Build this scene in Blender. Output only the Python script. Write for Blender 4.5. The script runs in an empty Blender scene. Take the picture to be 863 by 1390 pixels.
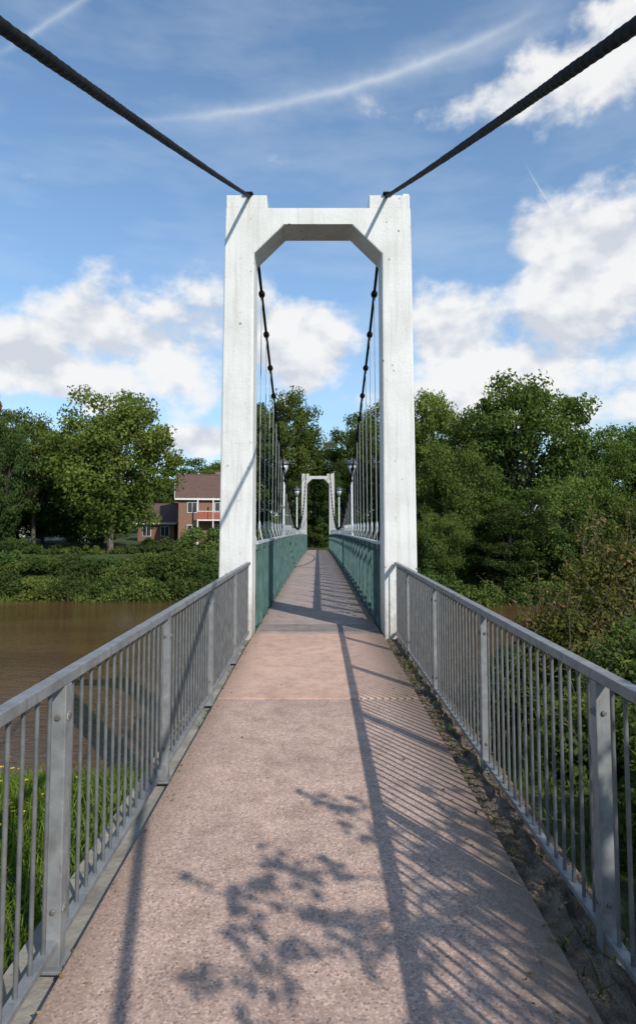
import bpy, math, numpy as np
from mathutils import Vector
C = bpy.context
sc = C.scene
rng = np.random.default_rng(7)
F_PX = 865.0; PITCH = math.atan(57/865.0); EYE = 1.72
SUN = Vector((0.76, -1.18, 1.0)).normalized()
WATER_Z = -3.8

# ------------------------------------------------------------------ helpers
def pix_dir(px, py):
    dx = px-431.5; dy = 650-py
    y = F_PX*math.cos(PITCH)-dy*math.sin(PITCH)
    z = F_PX*math.sin(PITCH)+dy*math.cos(PITCH)
    return Vector((dx, y, z)).normalized()

def link(o, parent=None):
    C.collection.objects.link(o)
    if parent: o.parent = parent
    return o

def empty(name, loc=(0,0,0)):
    e = bpy.data.objects.new(name, None); e.location = loc; e.empty_display_size = 0.3
    C.collection.objects.link(e); return e

class B:
    def __init__(s): s.v=[]; s.f=[]; s.m=[]; s.sm=[]
    def quad(s, pts, m=0):
        b=len(s.v); s.v+= [tuple(p) for p in pts]; s.f.append(tuple(range(b,b+len(pts)))); s.m.append(m); s.sm.append(False)
    def box(s, c, d, m=0, rz=0.0):
        b=len(s.v); cx,cy,cz=c; x,y,z=d[0]/2,d[1]/2,d[2]/2
        ca,sa=math.cos(rz),math.sin(rz)
        for i in (-1,1):
            for j in (-1,1):
                for k in (-1,1):
                    px,py=i*x,j*y
                    s.v.append((cx+px*ca-py*sa, cy+px*sa+py*ca, cz+k*z))
        for f in ((0,1,3,2),(4,6,7,5),(0,4,5,1),(2,3,7,6),(0,2,6,4),(1,5,7,3)):
            s.f.append(tuple(b+i for i in f)); s.m.append(m); s.sm.append(False)
    def beam(s, p0, p1, w, h, m=0):
        p0=Vector(p0); p1=Vector(p1); d=(p1-p0).normalized()
        up=Vector((0,0,1)) if abs(d.z)<0.95 else Vector((0,1,0))
        r=d.cross(up).normalized()*w/2; u=r.normalized().cross(d)*h/2
        b=len(s.v)
        for p in (p0,p1):
            for a,c in ((-1,-1),(1,-1),(1,1),(-1,1)): s.v.append(tuple(p+r*a+u*c))
        for f in ((0,1,5,4),(1,2,6,5),(2,3,7,6),(3,0,4,7),(3,2,1,0),(4,5,6,7)):
            s.f.append(tuple(b+i for i in f)); s.m.append(m); s.sm.append(False)
    def tube(s, pts, rad, n=8, m=0, cap=True):
        pts=[Vector(p) for p in pts]
        if not hasattr(rad,'__len__'): rad=[rad]*len(pts)
        b=len(s.v)
        for i,p in enumerate(pts):
            d=(pts[min(i+1,len(pts)-1)]-pts[max(i-1,0)]).normalized()
            up=Vector((1,0,0)) if abs(d.x)<0.9 else Vector((0,1,0))
            r=d.cross(up).normalized(); u=r.cross(d)
            for k in range(n):
                a=2*math.pi*k/n
                s.v.append(tuple(p+(r*math.cos(a)+u*math.sin(a))*rad[i]))
        for i in range(len(pts)-1):
            for k in range(n):
                k2=(k+1)%n
                s.f.append((b+i*n+k,b+i*n+k2,b+(i+1)*n+k2,b+(i+1)*n+k)); s.m.append(m); s.sm.append(True)
        if cap:
            s.f.append(tuple(b+k for k in range(n))[::-1]); s.m.append(m); s.sm.append(False)
            e=b+(len(pts)-1)*n
            s.f.append(tuple(e+k for k in range(n))); s.m.append(m); s.sm.append(False)
    def lathe(s, c, prof, n=12, m=0):
        s.tube([(c[0],c[1],c[2]+z) for r,z in prof],[max(r,0.001) for r,z in prof],n,m)
    def obj(s, name, mats, parent=None, bevel=0):
        me=bpy.data.meshes.new(name); me.from_pydata(s.v,[],s.f)
        for mt in mats: me.materials.append(mt)
        me.polygons.foreach_set('material_index', s.m); me.polygons.foreach_set('use_smooth', s.sm)
        me.update()
        import bmesh
        bm=bmesh.new(); bm.from_mesh(me); bmesh.ops.recalc_face_normals(bm,faces=bm.faces); bm.to_mesh(me); bm.free()
        o=bpy.data.objects.new(name,me); link(o,parent)
        if bevel:
            md=o.modifiers.new('bevel','BEVEL'); md.width=bevel; md.segments=2; md.limit_method='ANGLE'
        return o

def tube_np(pts, rad, n=7):
    b=B(); b.tube(pts,rad,n,0,False)
    return np.array(b.v,dtype=np.float32), np.array(b.f,dtype=np.int32)

def quads_mesh(name, parts, mats, smooth=False):
    Vs=[];Fs=[];Ms=[];As=[];off=0
    for V,F,m,a in parts:
        Vs.append(V);Fs.append(F+off);Ms.append(np.full(len(F),m,dtype=np.int32));As.append(a);off+=len(V)
    V=np.concatenate(Vs).astype(np.float32);F=np.concatenate(Fs).astype(np.int32);M=np.concatenate(Ms);A=np.concatenate(As).astype(np.float32)
    me=bpy.data.meshes.new(name)
    me.vertices.add(len(V)); me.vertices.foreach_set('co',V.ravel())
    me.loops.add(F.size); me.loops.foreach_set('vertex_index',F.ravel())
    me.polygons.add(len(F)); me.polygons.foreach_set('loop_start',np.arange(0,F.size,4,dtype=np.int32))
    try: me.polygons.foreach_set('loop_total',np.full(len(F),4,dtype=np.int32))
    except Exception: pass
    me.polygons.foreach_set('material_index',M)
    me.polygons.foreach_set('use_smooth',(M==0) if smooth else np.zeros(len(F),dtype=bool))
    at=me.attributes.new('rnd','FLOAT','POINT'); at.data.foreach_set('value',A)
    for mt in mats: me.materials.append(mt)
    me.update(calc_edges=True); me.validate()
    return me

def leaves(P, N, size, aspect=0.62, jit=0.7, r=rng, droop=0.0):
    n=len(P)
    Nn=N+r.normal(0,jit,(n,3)); Nn/=np.linalg.norm(Nn,axis=1)[:,None]+1e-6
    T=r.normal(0,1,(n,3)); T[:,2]-=droop; T-= (T*Nn).sum(1)[:,None]*Nn; T/=np.linalg.norm(T,axis=1)[:,None]+1e-6
    Bn=np.cross(Nn,T)
    s=(size*r.uniform(0.6,1.25,n))[:,None]
    V=np.stack([P-T*s*0.5, P+Bn*s*aspect*0.5-T*s*0.05, P+T*s*0.5, P-Bn*s*aspect*0.5-T*s*0.05],axis=1).reshape(-1,3)
    F=np.arange(4*n).reshape(-1,4)
    return V,F

def clump_leaves(centers, radii, per, size, r, jit=0.7, attr_base=None, fill=0.55):
    P=[];N=[];A=[]
    for i,(c,rd) in enumerate(zip(centers,radii)):
        k=int(per*r.uniform(0.75,1.25))
        d=r.normal(0,1,(k,3)); d/=np.linalg.norm(d,axis=1)[:,None]
        rr=r.uniform(fill,1.08,k)[:,None]
        P.append(np.array(c)+d*rr*np.array(rd)); N.append(d)
        base=r.uniform(0,1) if attr_base is None else attr_base[i]
        A.append(np.clip(base*0.6+r.uniform(0,0.4,k),0,1))
    P=np.concatenate(P);N=np.concatenate(N);A=np.concatenate(A)
    V,F=leaves(P,N,size,jit=jit,r=r)
    return V,F,np.repeat(A,4)

# ------------------------------------------------------------------ materials
def newmat(name):
    m=bpy.data.materials.new(name); m.use_nodes=True
    nt=m.node_tree; nt.nodes.clear()
    out=nt.nodes.new('ShaderNodeOutputMaterial')
    return m,nt,out
def N(nt,t,**kw):
    n=nt.nodes.new(t)
    for k,v in kw.items(): setattr(n,k,v)
    return n
def ramp(nt, fac, stops):
    r=N(nt,'ShaderNodeValToRGB'); el=r.color_ramp.elements
    while len(el)>1: el.remove(el[-1])
    el[0].position=stops[0][0]; el[0].color=(*stops[0][1],1)
    for p,c in stops[1:]:
        e=el.new(p); e.color=(*c,1)
    nt.links.new(fac,r.inputs[0]); return r.outputs[0]
def coords(nt, scale=(1,1,1), obj=True):
    t=N(nt,'ShaderNodeTexCoord'); mp=N(nt,'ShaderNodeMapping'); mp.inputs['Scale'].default_value=scale
    nt.links.new(t.outputs['Object'],mp.inputs[0]); return mp.outputs[0]
def noise(nt, vec, scale, detail=4, rough=0.55):
    n=N(nt,'ShaderNodeTexNoise'); n.inputs['Scale'].default_value=scale; n.inputs['Detail'].default_value=detail; n.inputs['Roughness'].default_value=rough
    nt.links.new(vec,n.inputs['Vector']); return n.outputs['Fac']
def mixc(nt, fac, a, b, mode='MIX'):
    m=N(nt,'ShaderNodeMix',data_type='RGBA',blend_type=mode)
    if hasattr(fac,'links') or hasattr(fac,'is_linked'): nt.links.new(fac,m.inputs[0])
    else: m.inputs[0].default_value=fac
    for i,x in ((6,a),(7,b)):
        if isinstance(x,tuple): m.inputs[i].default_value=(*x,1)
        else: nt.links.new(x,m.inputs[i])
    return m.outputs[2]
def bump(nt, h, strength, dist=0.01):
    b=N(nt,'ShaderNodeBump'); b.inputs['Strength'].default_value=strength; b.inputs['Distance'].default_value=dist
    nt.links.new(h,b.inputs['Height']); return b.outputs[0]
def surf(nt,out,col,rough=0.8,metal=0.0,nrm=None,spec=0.5):
    p=N(nt,'ShaderNodeBsdfPrincipled')
    if isinstance(col,tuple): p.inputs['Base Color'].default_value=(*col,1)
    else: nt.links.new(col,p.inputs['Base Color'])
    if isinstance(rough,float): p.inputs['Roughness'].default_value=rough
    else: nt.links.new(rough,p.inputs['Roughness'])
    p.inputs['Metallic'].default_value=metal
    p.inputs['Specular IOR Level'].default_value=spec
    if nrm is not None: nt.links.new(nrm,p.inputs['Normal'])
    nt.links.new(p.outputs[0],out.inputs[0]); return p

def simple(name,c0,c1,scale=5,rough=0.7,metal=0.0,bs=0.2,bd=0.005,stretch=(1,1,1),spec=0.5):
    m,nt,out=newmat(name); v=coords(nt,stretch)
    f=noise(nt,v,scale,3); col=ramp(nt,f,[(0.35,c0),(0.65,c1)])
    f2=noise(nt,v,scale*8,2)
    surf(nt,out,col,rough,metal,bump(nt,f2,bs,bd),spec); return m

def leafmat(name, stops, trans=0.3):
    m,nt,out=newmat(name)
    a=N(nt,'ShaderNodeAttribute',attribute_name='rnd')
    oi=N(nt,'ShaderNodeObjectInfo')
    col=ramp(nt,a.outputs['Fac'],stops)
    hsv=N(nt,'ShaderNodeHueSaturation')
    mr=N(nt,'ShaderNodeMapRange'); mr.inputs[3].default_value=0.475; mr.inputs[4].default_value=0.505
    nt.links.new(oi.outputs['Random'],mr.inputs[0]); nt.links.new(mr.outputs[0],hsv.inputs['Hue'])
    mr2=N(nt,'ShaderNodeMapRange'); mr2.inputs[3].default_value=0.85; mr2.inputs[4].default_value=1.2
    nt.links.new(oi.outputs['Random'],mr2.inputs[0]); nt.links.new(mr2.outputs[0],hsv.inputs['Value'])
    nt.links.new(col,hsv.inputs['Color'])
    p=N(nt,'ShaderNodeBsdfDiffuse'); nt.links.new(hsv.outputs[0],p.inputs[0])
    t=N(nt,'ShaderNodeBsdfTranslucent')
    g=mixc(nt,1.0,hsv.outputs[0],(1.5,1.6,0.6),'MULTIPLY'); nt.links.new(g,t.inputs[0])
    mx=N(nt,'ShaderNodeMixShader'); mx.inputs[0].default_value=trans
    nt.links.new(p.outputs[0],mx.inputs[1]); nt.links.new(t.outputs[0],mx.inputs[2])
    nt.links.new(mx.outputs[0],out.inputs[0])
    return m

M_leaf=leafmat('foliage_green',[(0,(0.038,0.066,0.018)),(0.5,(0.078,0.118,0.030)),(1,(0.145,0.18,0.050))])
M_leaf_yellow=leafmat('foliage_yellow_green',[(0,(0.05,0.08,0.018)),(0.6,(0.110,0.145,0.033)),(1,(0.20,0.21,0.055))])  # yellower leaf colour for some of the trees and shrubs
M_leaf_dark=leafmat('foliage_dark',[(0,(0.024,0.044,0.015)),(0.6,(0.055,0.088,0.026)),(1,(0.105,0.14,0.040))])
M_leaf_red=leafmat('foliage_reddish',[(0,(0.05,0.065,0.018)),(0.5,(0.110,0.128,0.035)),(0.8,(0.19,0.17,0.055)),(1,(0.28,0.17,0.09))])
M_leaf_brown=leafmat('foliage_willow',[(0,(0.09,0.08,0.03)),(1,(0.22,0.17,0.07))])
M_grass=leafmat('grass_blades',[(0,(0.07,0.13,0.02)),(0.6,(0.13,0.22,0.035)),(1,(0.24,0.30,0.07))],0.4)
M_bankgrass=leafmat('bank_grass_blades',[(0,(0.045,0.08,0.02)),(0.6,(0.095,0.145,0.035)),(1,(0.18,0.22,0.06))],0.35)
M_litter=leafmat('dead_leaves',[(0,(0.10,0.06,0.03)),(0.6,(0.22,0.14,0.06)),(1,(0.34,0.25,0.10))],0.15)
M_bark=simple('bark',(0.05,0.04,0.03),(0.12,0.10,0.075),6,0.9,0,0.6,0.03,(1,1,0.25))

def white_paint(name,k):
    m,nt,out=newmat(name); v=coords(nt)
    big=noise(nt,v,1.6,4); col=ramp(nt,big,[(0.3,(0.54*k,0.53*k,0.50*k)),(0.55,(0.63*k,0.625*k,0.60*k)),(0.8,(0.68*k,0.675*k,0.66*k))])
    vs=coords(nt,(9,9,0.45)); st=noise(nt,vs,1.5,4,0.65)
    stf=ramp(nt,st,[(0.50,(0,0,0)),(0.78,(0.65,0.65,0.65))]); col=mixc(nt,stf,col,(0.38*k,0.36*k,0.31*k))
    sp=noise(nt,v,7,4,0.7); spf=ramp(nt,sp,[(0.62,(0,0,0)),(0.71,(0.55,0.55,0.55))]); col=mixc(nt,spf,col,(0.34*k,0.32*k,0.28*k))
    vo=N(nt,'ShaderNodeTexVoronoi'); vo.inputs['Scale'].default_value=4.6; nt.links.new(v,vo.inputs['Vector'])
    pf=ramp(nt,vo.outputs['Distance'],[(0.0,(1,1,1)),(0.07,(0.8,0.8,0.8)),(0.11,(0,0,0))]); col=mixc(nt,pf,col,(0.22,0.16,0.12))
    # splash-back grime near deck level
    sx=N(nt,'ShaderNodeSeparateXYZ'); nt.links.new(v,sx.inputs[0])
    ad=N(nt,'ShaderNodeMath',operation='MULTIPLY_ADD'); nt.links.new(sp,ad.inputs[0]); ad.inputs[1].default_value=-1.6; nt.links.new(sx.outputs[2],ad.inputs[2])
    gm=N(nt,'ShaderNodeMapRange',interpolation_type='SMOOTHSTEP'); gm.inputs[1].default_value=-0.75; gm.inputs[2].default_value=0.05; gm.inputs[3].default_value=0.55; gm.inputs[4].default_value=0.0
    nt.links.new(ad.outputs[0],gm.inputs[0]); col=mixc(nt,gm.outputs[0],col,(0.24,0.20,0.15))
    fine=noise(nt,v,22,4,0.6)
    surf(nt,out,col,0.65,0,bump(nt,fine,0.35,0.012),0.3); return m
M_white=white_paint('white_painted_concrete',1.0)
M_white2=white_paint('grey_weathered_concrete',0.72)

def path_mat(name, base, dark, agg=1.0, edge=True):
    m,nt,out=newmat(name); v=coords(nt)
    big=noise(nt,v,0.9,4,0.6); col=ramp(nt,big,[(0.3,dark),(0.62,base)])
    med=noise(nt,v,5,6,0.72); mf=ramp(nt,med,[(0.36,(0.60,0.57,0.54)),(0.52,(0.95,0.94,0.93)),(0.66,(1.10,1.09,1.08))]); col=mixc(nt,0.55,col,mf,'MULTIPLY')
    vo=N(nt,'ShaderNodeTexVoronoi'); vo.inputs['Scale'].default_value=105; nt.links.new(v,vo.inputs['Vector'])
    bw=N(nt,'ShaderNodeRGBToBW'); nt.links.new(vo.outputs['Color'],bw.inputs[0])
    vf=ramp(nt,bw.outputs[0],[(0.12,(0.28,0.27,0.28)),(0.3,(0.85,0.85,0.86)),(0.6,(1.0,1.0,1.0)),(0.85,(1.6,1.65,1.65))]); col=mixc(nt,0.6*agg,col,vf,'MULTIPLY')
    if edge:
        sx=N(nt,'ShaderNodeSeparateXYZ'); nt.links.new(v,sx.inputs[0])
        rt=N(nt,'ShaderNodeMath',operation='ADD'); nt.links.new(sx.outputs[0],rt.inputs[0]); rt.inputs[1].default_value=0.16
        ng=N(nt,'ShaderNodeMath',operation='MULTIPLY'); nt.links.new(sx.outputs[0],ng.inputs[0]); ng.inputs[1].default_value=-1.0
        ab=N(nt,'ShaderNodeMath',operation='MAXIMUM'); nt.links.new(rt.outputs[0],ab.inputs[0]); nt.links.new(ng.outputs[0],ab.inputs[1])
        ad=N(nt,'ShaderNodeMath',operation='MULTIPLY_ADD'); nt.links.new(big,ad.inputs[0]); ad.inputs[1].default_value=0.35; nt.links.new(ab.outputs[0],ad.inputs[2])
        ad2=N(nt,'ShaderNodeMath',operation='MULTIPLY_ADD'); nt.links.new(med,ad2.inputs[0]); ad2.inputs[1].default_value=0.45; nt.links.new(ad.outputs[0],ad2.inputs[2])
        mm=N(nt,'ShaderNodeMapRange',interpolation_type='SMOOTHSTEP'); mm.inputs[1].default_value=1.10; mm.inputs[2].default_value=1.55; mm.inputs[4].default_value=0.85
        nt.links.new(ad2.outputs[0],mm.inputs[0]); col=mixc(nt,mm.outputs[0],col,(0.17,0.12,0.085))
    h=N(nt,'ShaderNodeMath',operation='MULTIPLY_ADD'); nt.links.new(bw.outputs[0],h.inputs[0]); h.inputs[1].default_value=0.6; nt.links.new(med,h.inputs[2])
    surf(nt,out,col,0.85,0,bump(nt,h.outputs[0],0.4*agg+0.1,0.006),0.3); return m
M_path=path_mat('pink_aggregate_concrete',(0.490,0.340,0.270),(0.385,0.268,0.216))
M_slab=path_mat('pink_smooth_concrete',(0.55,0.365,0.275),(0.47,0.305,0.235),0.45,True)
M_deck=path_mat('deck_surfacing',(0.38,0.295,0.255),(0.31,0.245,0.215),0.7,True)
M_deckdark=path_mat('deck_dark',(0.24,0.20,0.185),(0.18,0.155,0.145),0.7,False)  # darker deck tone: underside and one panel at the near tower

def galv(name,lo,hi):
    m,nt,out=newmat(name); v=coords(nt)
    n1=noise(nt,v,9,4,0.65)
    col=ramp(nt,n1,[(0.3,(lo,lo*1.01,lo*1.02)),(0.7,(hi,hi*1.01,hi))])
    n2=noise(nt,coords(nt,(3,3,0.6)),6,3,0.7); rf=ramp(nt,n2,[(0.56,(0,0,0)),(0.75,(0.7,0.7,0.7))]); col=mixc(nt,rf,col,(0.11,0.09,0.072))
    surf(nt,out,col,0.5,0.2,bump(nt,n1,0.1,0.003),0.5); return m
M_galv=galv('galvanised_steel',0.15,0.27)
M_bar=galv('galvanised_bars_shaded',0.085,0.16)  # same steel as the frame, darkened to put the bars' shade into the colour
M_teal=simple('teal_paint',(0.040,0.088,0.080),(0.072,0.140,0.128),4,0.6,0,0.15,0.003)
M_tealdark=simple('teal_paint_dark',(0.02,0.055,0.05),(0.035,0.08,0.072),4,0.5)
M_lightgrey=simple('pale_grey_paint',(0.34,0.37,0.37),(0.48,0.50,0.49),8,0.45)
M_rod=simple('hanger_rod',(0.25,0.27,0.28),(0.36,0.37,0.37),8,0.5,0.2)
M_cable=simple('tarred_cable',(0.004,0.004,0.0045),(0.013,0.011,0.010),12,0.7,0,0.5,0.004,(1,1,1),0.15)
M_conc=simple('weathered_concrete',(0.17,0.15,0.12),(0.30,0.27,0.22),3,0.9,0,0.5,0.02)
M_joint=simple('joint_filler',(0.035,0.03,0.025),(0.06,0.05,0.04),9,0.95)
M_soil=simple('soil',(0.10,0.07,0.045),(0.27,0.20,0.14),9,0.95,0,1.0,0.04)
M_lampdark=simple('lamp_cap',(0.04,0.045,0.05),(0.07,0.075,0.08),6,0.4)
M_glass=simple('lamp_glass',(0.35,0.36,0.36),(0.45,0.46,0.46),6,0.2)
M_bolt=simple('rusty_bolt',(0.12,0.09,0.07),(0.2,0.17,0.15),20,0.6,0.4)
M_yellow=simple('petals',(0.65,0.45,0.02),(0.8,0.6,0.05),20,0.6)

def ground_mat():
    m,nt,out=newmat('grass_ground'); v=coords(nt)
    a=noise(nt,v,0.35,3); b=noise(nt,v,6,3,0.7)
    col=ramp(nt,b,[(0.3,(0.025,0.035,0.012)),(0.55,(0.05,0.075,0.02)),(0.75,(0.09,0.10,0.035))])
    f=ramp(nt,a,[(0.5,(0,0,0)),(0.66,(0.8,0.8,0.8))]); col=mixc(nt,f,col,(0.06,0.05,0.028))
    surf(nt,out,col,0.95,0,bump(nt,b,0.8,0.1),0.2); return m
M_ground=ground_mat()

def water_mat():
    m,nt,out=newmat('river_water'); v=coords(nt,(0.55,1.5,1))
    a=noise(nt,v,1.8,3,0.6); b=noise(nt,coords(nt,(1,2.2,1)),8,2,0.5)
    ad=N(nt,'ShaderNodeMath',operation='MULTIPLY_ADD'); nt.links.new(b,ad.inputs[0]); ad.inputs[1].default_value=0.4; nt.links.new(a,ad.inputs[2])
    big=noise(nt,v,0.12,3); col=ramp(nt,big,[(0.35,(0.080,0.042,0.018)),(0.65,(0.120,0.068,0.032))])
    p=surf(nt,out,col,0.04,0,bump(nt,ad.outputs[0],0.32,0.12),0.5)
    p.inputs['IOR'].default_value=1.36
    return m
M_water=water_mat()

# ------------------------------------------------------------------ world
def build_world():
    w=bpy.data.worlds.new('World'); sc.world=w; w.use_nodes=True
    nt=w.node_tree; nt.nodes.clear(); L=nt.links.new
    out=N(nt,'ShaderNodeOutputWorld'); bg=N(nt,'ShaderNodeBackground'); L(bg.outputs[0],out.inputs[0]); bg.inputs[1].default_value=0.10
    sky=N(nt,'ShaderNodeTexSky',sky_type='NISHITA'); sky.sun_disc=False
    sky.sun_elevation=math.asin(SUN.z); sky.sun_rotation=math.atan2(SUN.x,SUN.y)
    sky.air_density=1.0; sky.dust_density=0.6; sky.ozone_density=2.0; sky.altitude=20
    def mth(op,a,b=None,c=None,clamp=False):
        n=N(nt,'ShaderNodeMath',operation=op); n.use_clamp=clamp
        for i,x in enumerate((a,b,c)):
            if x is None: continue
            if isinstance(x,(int,float)): n.inputs[i].default_value=x
            else: L(x,n.inputs[i])
        return n.outputs[0]
    tc=N(nt,'ShaderNodeTexCoord'); d=tc.outputs['Generated']
    sp=N(nt,'ShaderNodeSeparateXYZ'); L(d,sp.inputs[0])
    az=mth('ARCTAN2',sp.outputs[0],sp.outputs[1]); el=mth('ARCSINE',sp.outputs[2])
    cb=N(nt,'ShaderNodeCombineXYZ'); L(az,cb.inputs[0]); L(el,cb.inputs[1])
    ae=cb.outputs[0]
    def wn(vec,scale,detail=8,rough=0.6,sc3=(1,1,1),off=(0,0,0)):
        mp=N(nt,'ShaderNodeMapping'); mp.inputs['Scale'].default_value=sc3; mp.inputs['Location'].default_value=off; L(vec,mp.inputs[0])
        n=N(nt,'ShaderNodeTexNoise'); n.noise_dimensions='2D'; n.inputs['Scale'].default_value=scale; n.inputs['Detail'].default_value=detail; n.inputs['Roughness'].default_value=rough
        L(mp.outputs[0],n.inputs[0]); return n.outputs[0]
    n1=wn(ae,6.5,6,0.56,(1,1.5,1)); n2=wn(ae,22,3,0.6,(1,1.3,1),(3,1,0)); n1b=wn(ae,6.5,3,0.56,(1,1.5,1),(0.0,0.05,0))
    def aed(px,py):
        v=pix_dir(px,py); return math.atan2(v.x,v.y), math.asin(v.z)
    blobs=[(30,490,110,50),(150,450,90,50),(215,470,110,85),(90,520,150,35),(410,470,100,65),(285,598,60,22),
           (620,455,100,75),(700,500,150,65),(790,420,120,105),(850,350,110,90),(750,325,60,45),
           (700,130,100,35),(800,95,130,65),(880,30,120,80),(600,545,170,35),(980,440,200,160),(-120,470,160,80)]
    mx=None
    for px,py,rx,ry in blobs:
        a,e=aed(px,py); a1,_=aed(px+rx,py); _,e1=aed(px,py-ry)
        s=N(nt,'ShaderNodeVectorMath',operation='SUBTRACT'); L(ae,s.inputs[0]); s.inputs[1].default_value=(a,e,0)
        ml=N(nt,'ShaderNodeVectorMath',operation='MULTIPLY'); L(s.outputs[0],ml.inputs[0]); ml.inputs[1].default_value=(1/abs(a1-a),1/abs(e1-e),0)
        dt=N(nt,'ShaderNodeVectorMath',operation='LENGTH'); L(ml.outputs[0],dt.inputs[0])
        v=mth('SUBTRACT',1.0,dt.outputs['Value'])
        mx=v if mx is None else mth('SMOOTH_MAX',mx,v,0.2)
    mx=mth('MAXIMUM',mx,-0.75)
    t=mth('MULTIPLY_ADD',mth('SUBTRACT',n1,0.5),2.7,mx)
    D=mth('MULTIPLY_ADD',mth('SUBTRACT',n2,0.5),0.35,t)
    mr=N(nt,'ShaderNodeMapRange',interpolation_type='SMOOTHSTEP'); mr.inputs[1].default_value=-0.28; mr.inputs[2].default_value=0.46; mr.inputs[4].default_value=0.97; L(D,mr.inputs[0]); den=mr.outputs[0]
    D2=mth('MULTIPLY',mth('SUBTRACT',n1b,n1),4.5)
    sh=mth('MULTIPLY_ADD',mth('SUBTRACT',n2,0.5),0.35,mth('MULTIPLY_ADD',D2,-1.0,0.60),clamp=True)
    ccol=ramp(nt,sh,[(0.0,(6.5,6.9,7.6)),(0.4,(7.9,8.1,8.5)),(0.85,(9.3,9.3,9.3))])
    skyc=mixc(nt,1.0,sky.outputs[0],(1.36,1.66,1.80),'MULTIPLY')
    skyc=mixc(nt,0.07,skyc,(4.6,6.5,8.8))
    hz=mth('POWER',mth('SUBTRACT',1.0,mth('MULTIPLY',mth('MAXIMUM',el,0.0),1.05),clamp=True),2.6)
    hz=mth('MULTIPLY',hz,0.58)
    skyc=mixc(nt,hz,skyc,(4.7,6.6,8.8))
    ci=wn(ae,5,4,0.55,(0.8,3.2,1),(5,2,0)); cm=N(nt,'ShaderNodeMapRange'); cm.inputs[1].default_value=0.42; cm.inputs[2].default_value=0.85; cm.inputs[4].default_value=0.22; L(ci,cm.inputs[0])
    tot=cm.outputs[0]
    for pts,wid,amt in (([(0,158),(430,130),(745,5)],0.0055,0.32),([(160,180),(480,118),(790,15)],0.020,0.20),([(-40,95),(50,40),(130,-12)],0.005,0.30),([(715,225),(735,260),(757,292)],0.0020,0.40)):
        A=[aed(*p) for p in pts]; k=np.polyfit([a for a,e in A],[e for a,e in A],2)
        f=mth('MULTIPLY_ADD',mth('MULTIPLY_ADD',az,float(k[0]),float(k[1])),az,float(k[2]))
        df=mth('ADD',mth('SUBTRACT',el,f),mth('MULTIPLY',mth('SUBTRACT',n2,0.5),wid*1.3))
        g=mth('EXPONENT',mth('MULTIPLY',mth('POWER',mth('ABSOLUTE',mth('DIVIDE',df,wid)),1.5),-1.0))
        a0,a1=A[0][0],A[-1][0]
        r1=N(nt,'ShaderNodeMapRange',interpolation_type='SMOOTHSTEP'); r1.inputs[1].default_value=a0-0.01; r1.inputs[2].default_value=a0+0.5*(a1-a0); L(az,r1.inputs[0])
        r2=N(nt,'ShaderNodeMapRange',interpolation_type='SMOOTHSTEP'); r2.inputs[1].default_value=a1+0.01; r2.inputs[2].default_value=a1-0.1*(a1-a0); L(az,r2.inputs[0])
        g=mth('MULTIPLY',mth('MULTIPLY',g,mth('MULTIPLY',r1.outputs[0],r2.outputs[0])),mth('MULTIPLY',mth('ADD',n1,0.4),amt))
        tot=mth('ADD',tot,g,clamp=True)
    skyc=mixc(nt,tot,skyc,(8.0,8.6,9.2))
    fin=mixc(nt,den,skyc,ccol)
    L(fin,bg.inputs[0])
    w.cycles.sampling_method='NONE'
build_world()

# ------------------------------------------------------------------ sun, camera
sl=bpy.data.lights.new('sun','SUN'); sl.energy=4.8; sl.angle=math.radians(0.5); sl.color=(1.0,0.955,0.88)
so=bpy.data.objects.new('sun',sl); so.rotation_euler=(-SUN).to_track_quat('-Z','Y').to_euler(); so.location=(20,-30,30); link(so)
cd=bpy.data.cameras.new('camera'); cd.sensor_fit='HORIZONTAL'; cd.sensor_width=24.0; cd.lens=24.0*F_PX/863.0
cd.shift_y=-45.0/863.0; cd.clip_end=6000; cd.clip_start=0.05
co=bpy.data.objects.new('camera',cd); co.location=(0,0,EYE); co.rotation_euler=(math.radians(90)+PITCH,0,0); link(co); sc.camera=co
sc.view_settings.view_transform='Standard'; sc.view_settings.look='None'; sc.view_settings.exposure=0

# ------------------------------------------------------------------ terrain
def smooth(a,b,x):
    t=np.clip((x-a)/(b-a),0,1); return t*t*(3-2*t)
def terrain(x,y):
    x=np.asarray(x,float); y=np.asarray(y,float)
    wob=0.6*np.sin(x*0.21+1)+0.4*np.sin(x*0.47)
    rb=6.0*smooth(1.4,3.2,x)
    near=smooth(4.3,11.0,y-rb-0.3*wob*(np.abs(x)>2))
    far=smooth(40.5,55,y+wob)
    z=-0.16-5.2*near
    z=z+ (5.36-1.15)*far**0.8*near
    z=z+ near*far*0.02*np.clip(y-60,0,300)
    z=z+0.05*np.sin(x*1.7)*np.sin(y*1.3)*(np.abs(x)>1.6)
    z=np.where((x>1.6)&(y<16), z-0.25*smooth(1.6,3,x), z)
    return z
def axis(fine0,fine1,step,lim,g=1.22):
    a=list(np.arange(fine0,fine1+1e-6,step)); s=step
    while a[-1]<lim: s*=g; a.append(a[-1]+s)
    s=step
    while a[0]>-lim: s*=g; a.insert(0,a[0]-s)
    return np.array(a)
xs=axis(-14,14,0.5,2500); ys=axis(-6,62,0.5,2500)
X,Y=np.meshgrid(xs,ys); Z=terrain(X,Y)
nx,ny=len(xs),len(ys)
V=np.stack([X,Y,Z],-1).reshape(-1,3)
i=np.arange(ny-1)[:,None]*nx+np.arange(nx-1)[None,:]
Fq=np.stack([i,i+1,i+nx+1,i+nx],-1).reshape(-1,4)
me=quads_mesh('ground',[(V,Fq,0,np.zeros(len(V)))],[M_ground],True); link(bpy.data.objects.new('ground',me))
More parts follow.
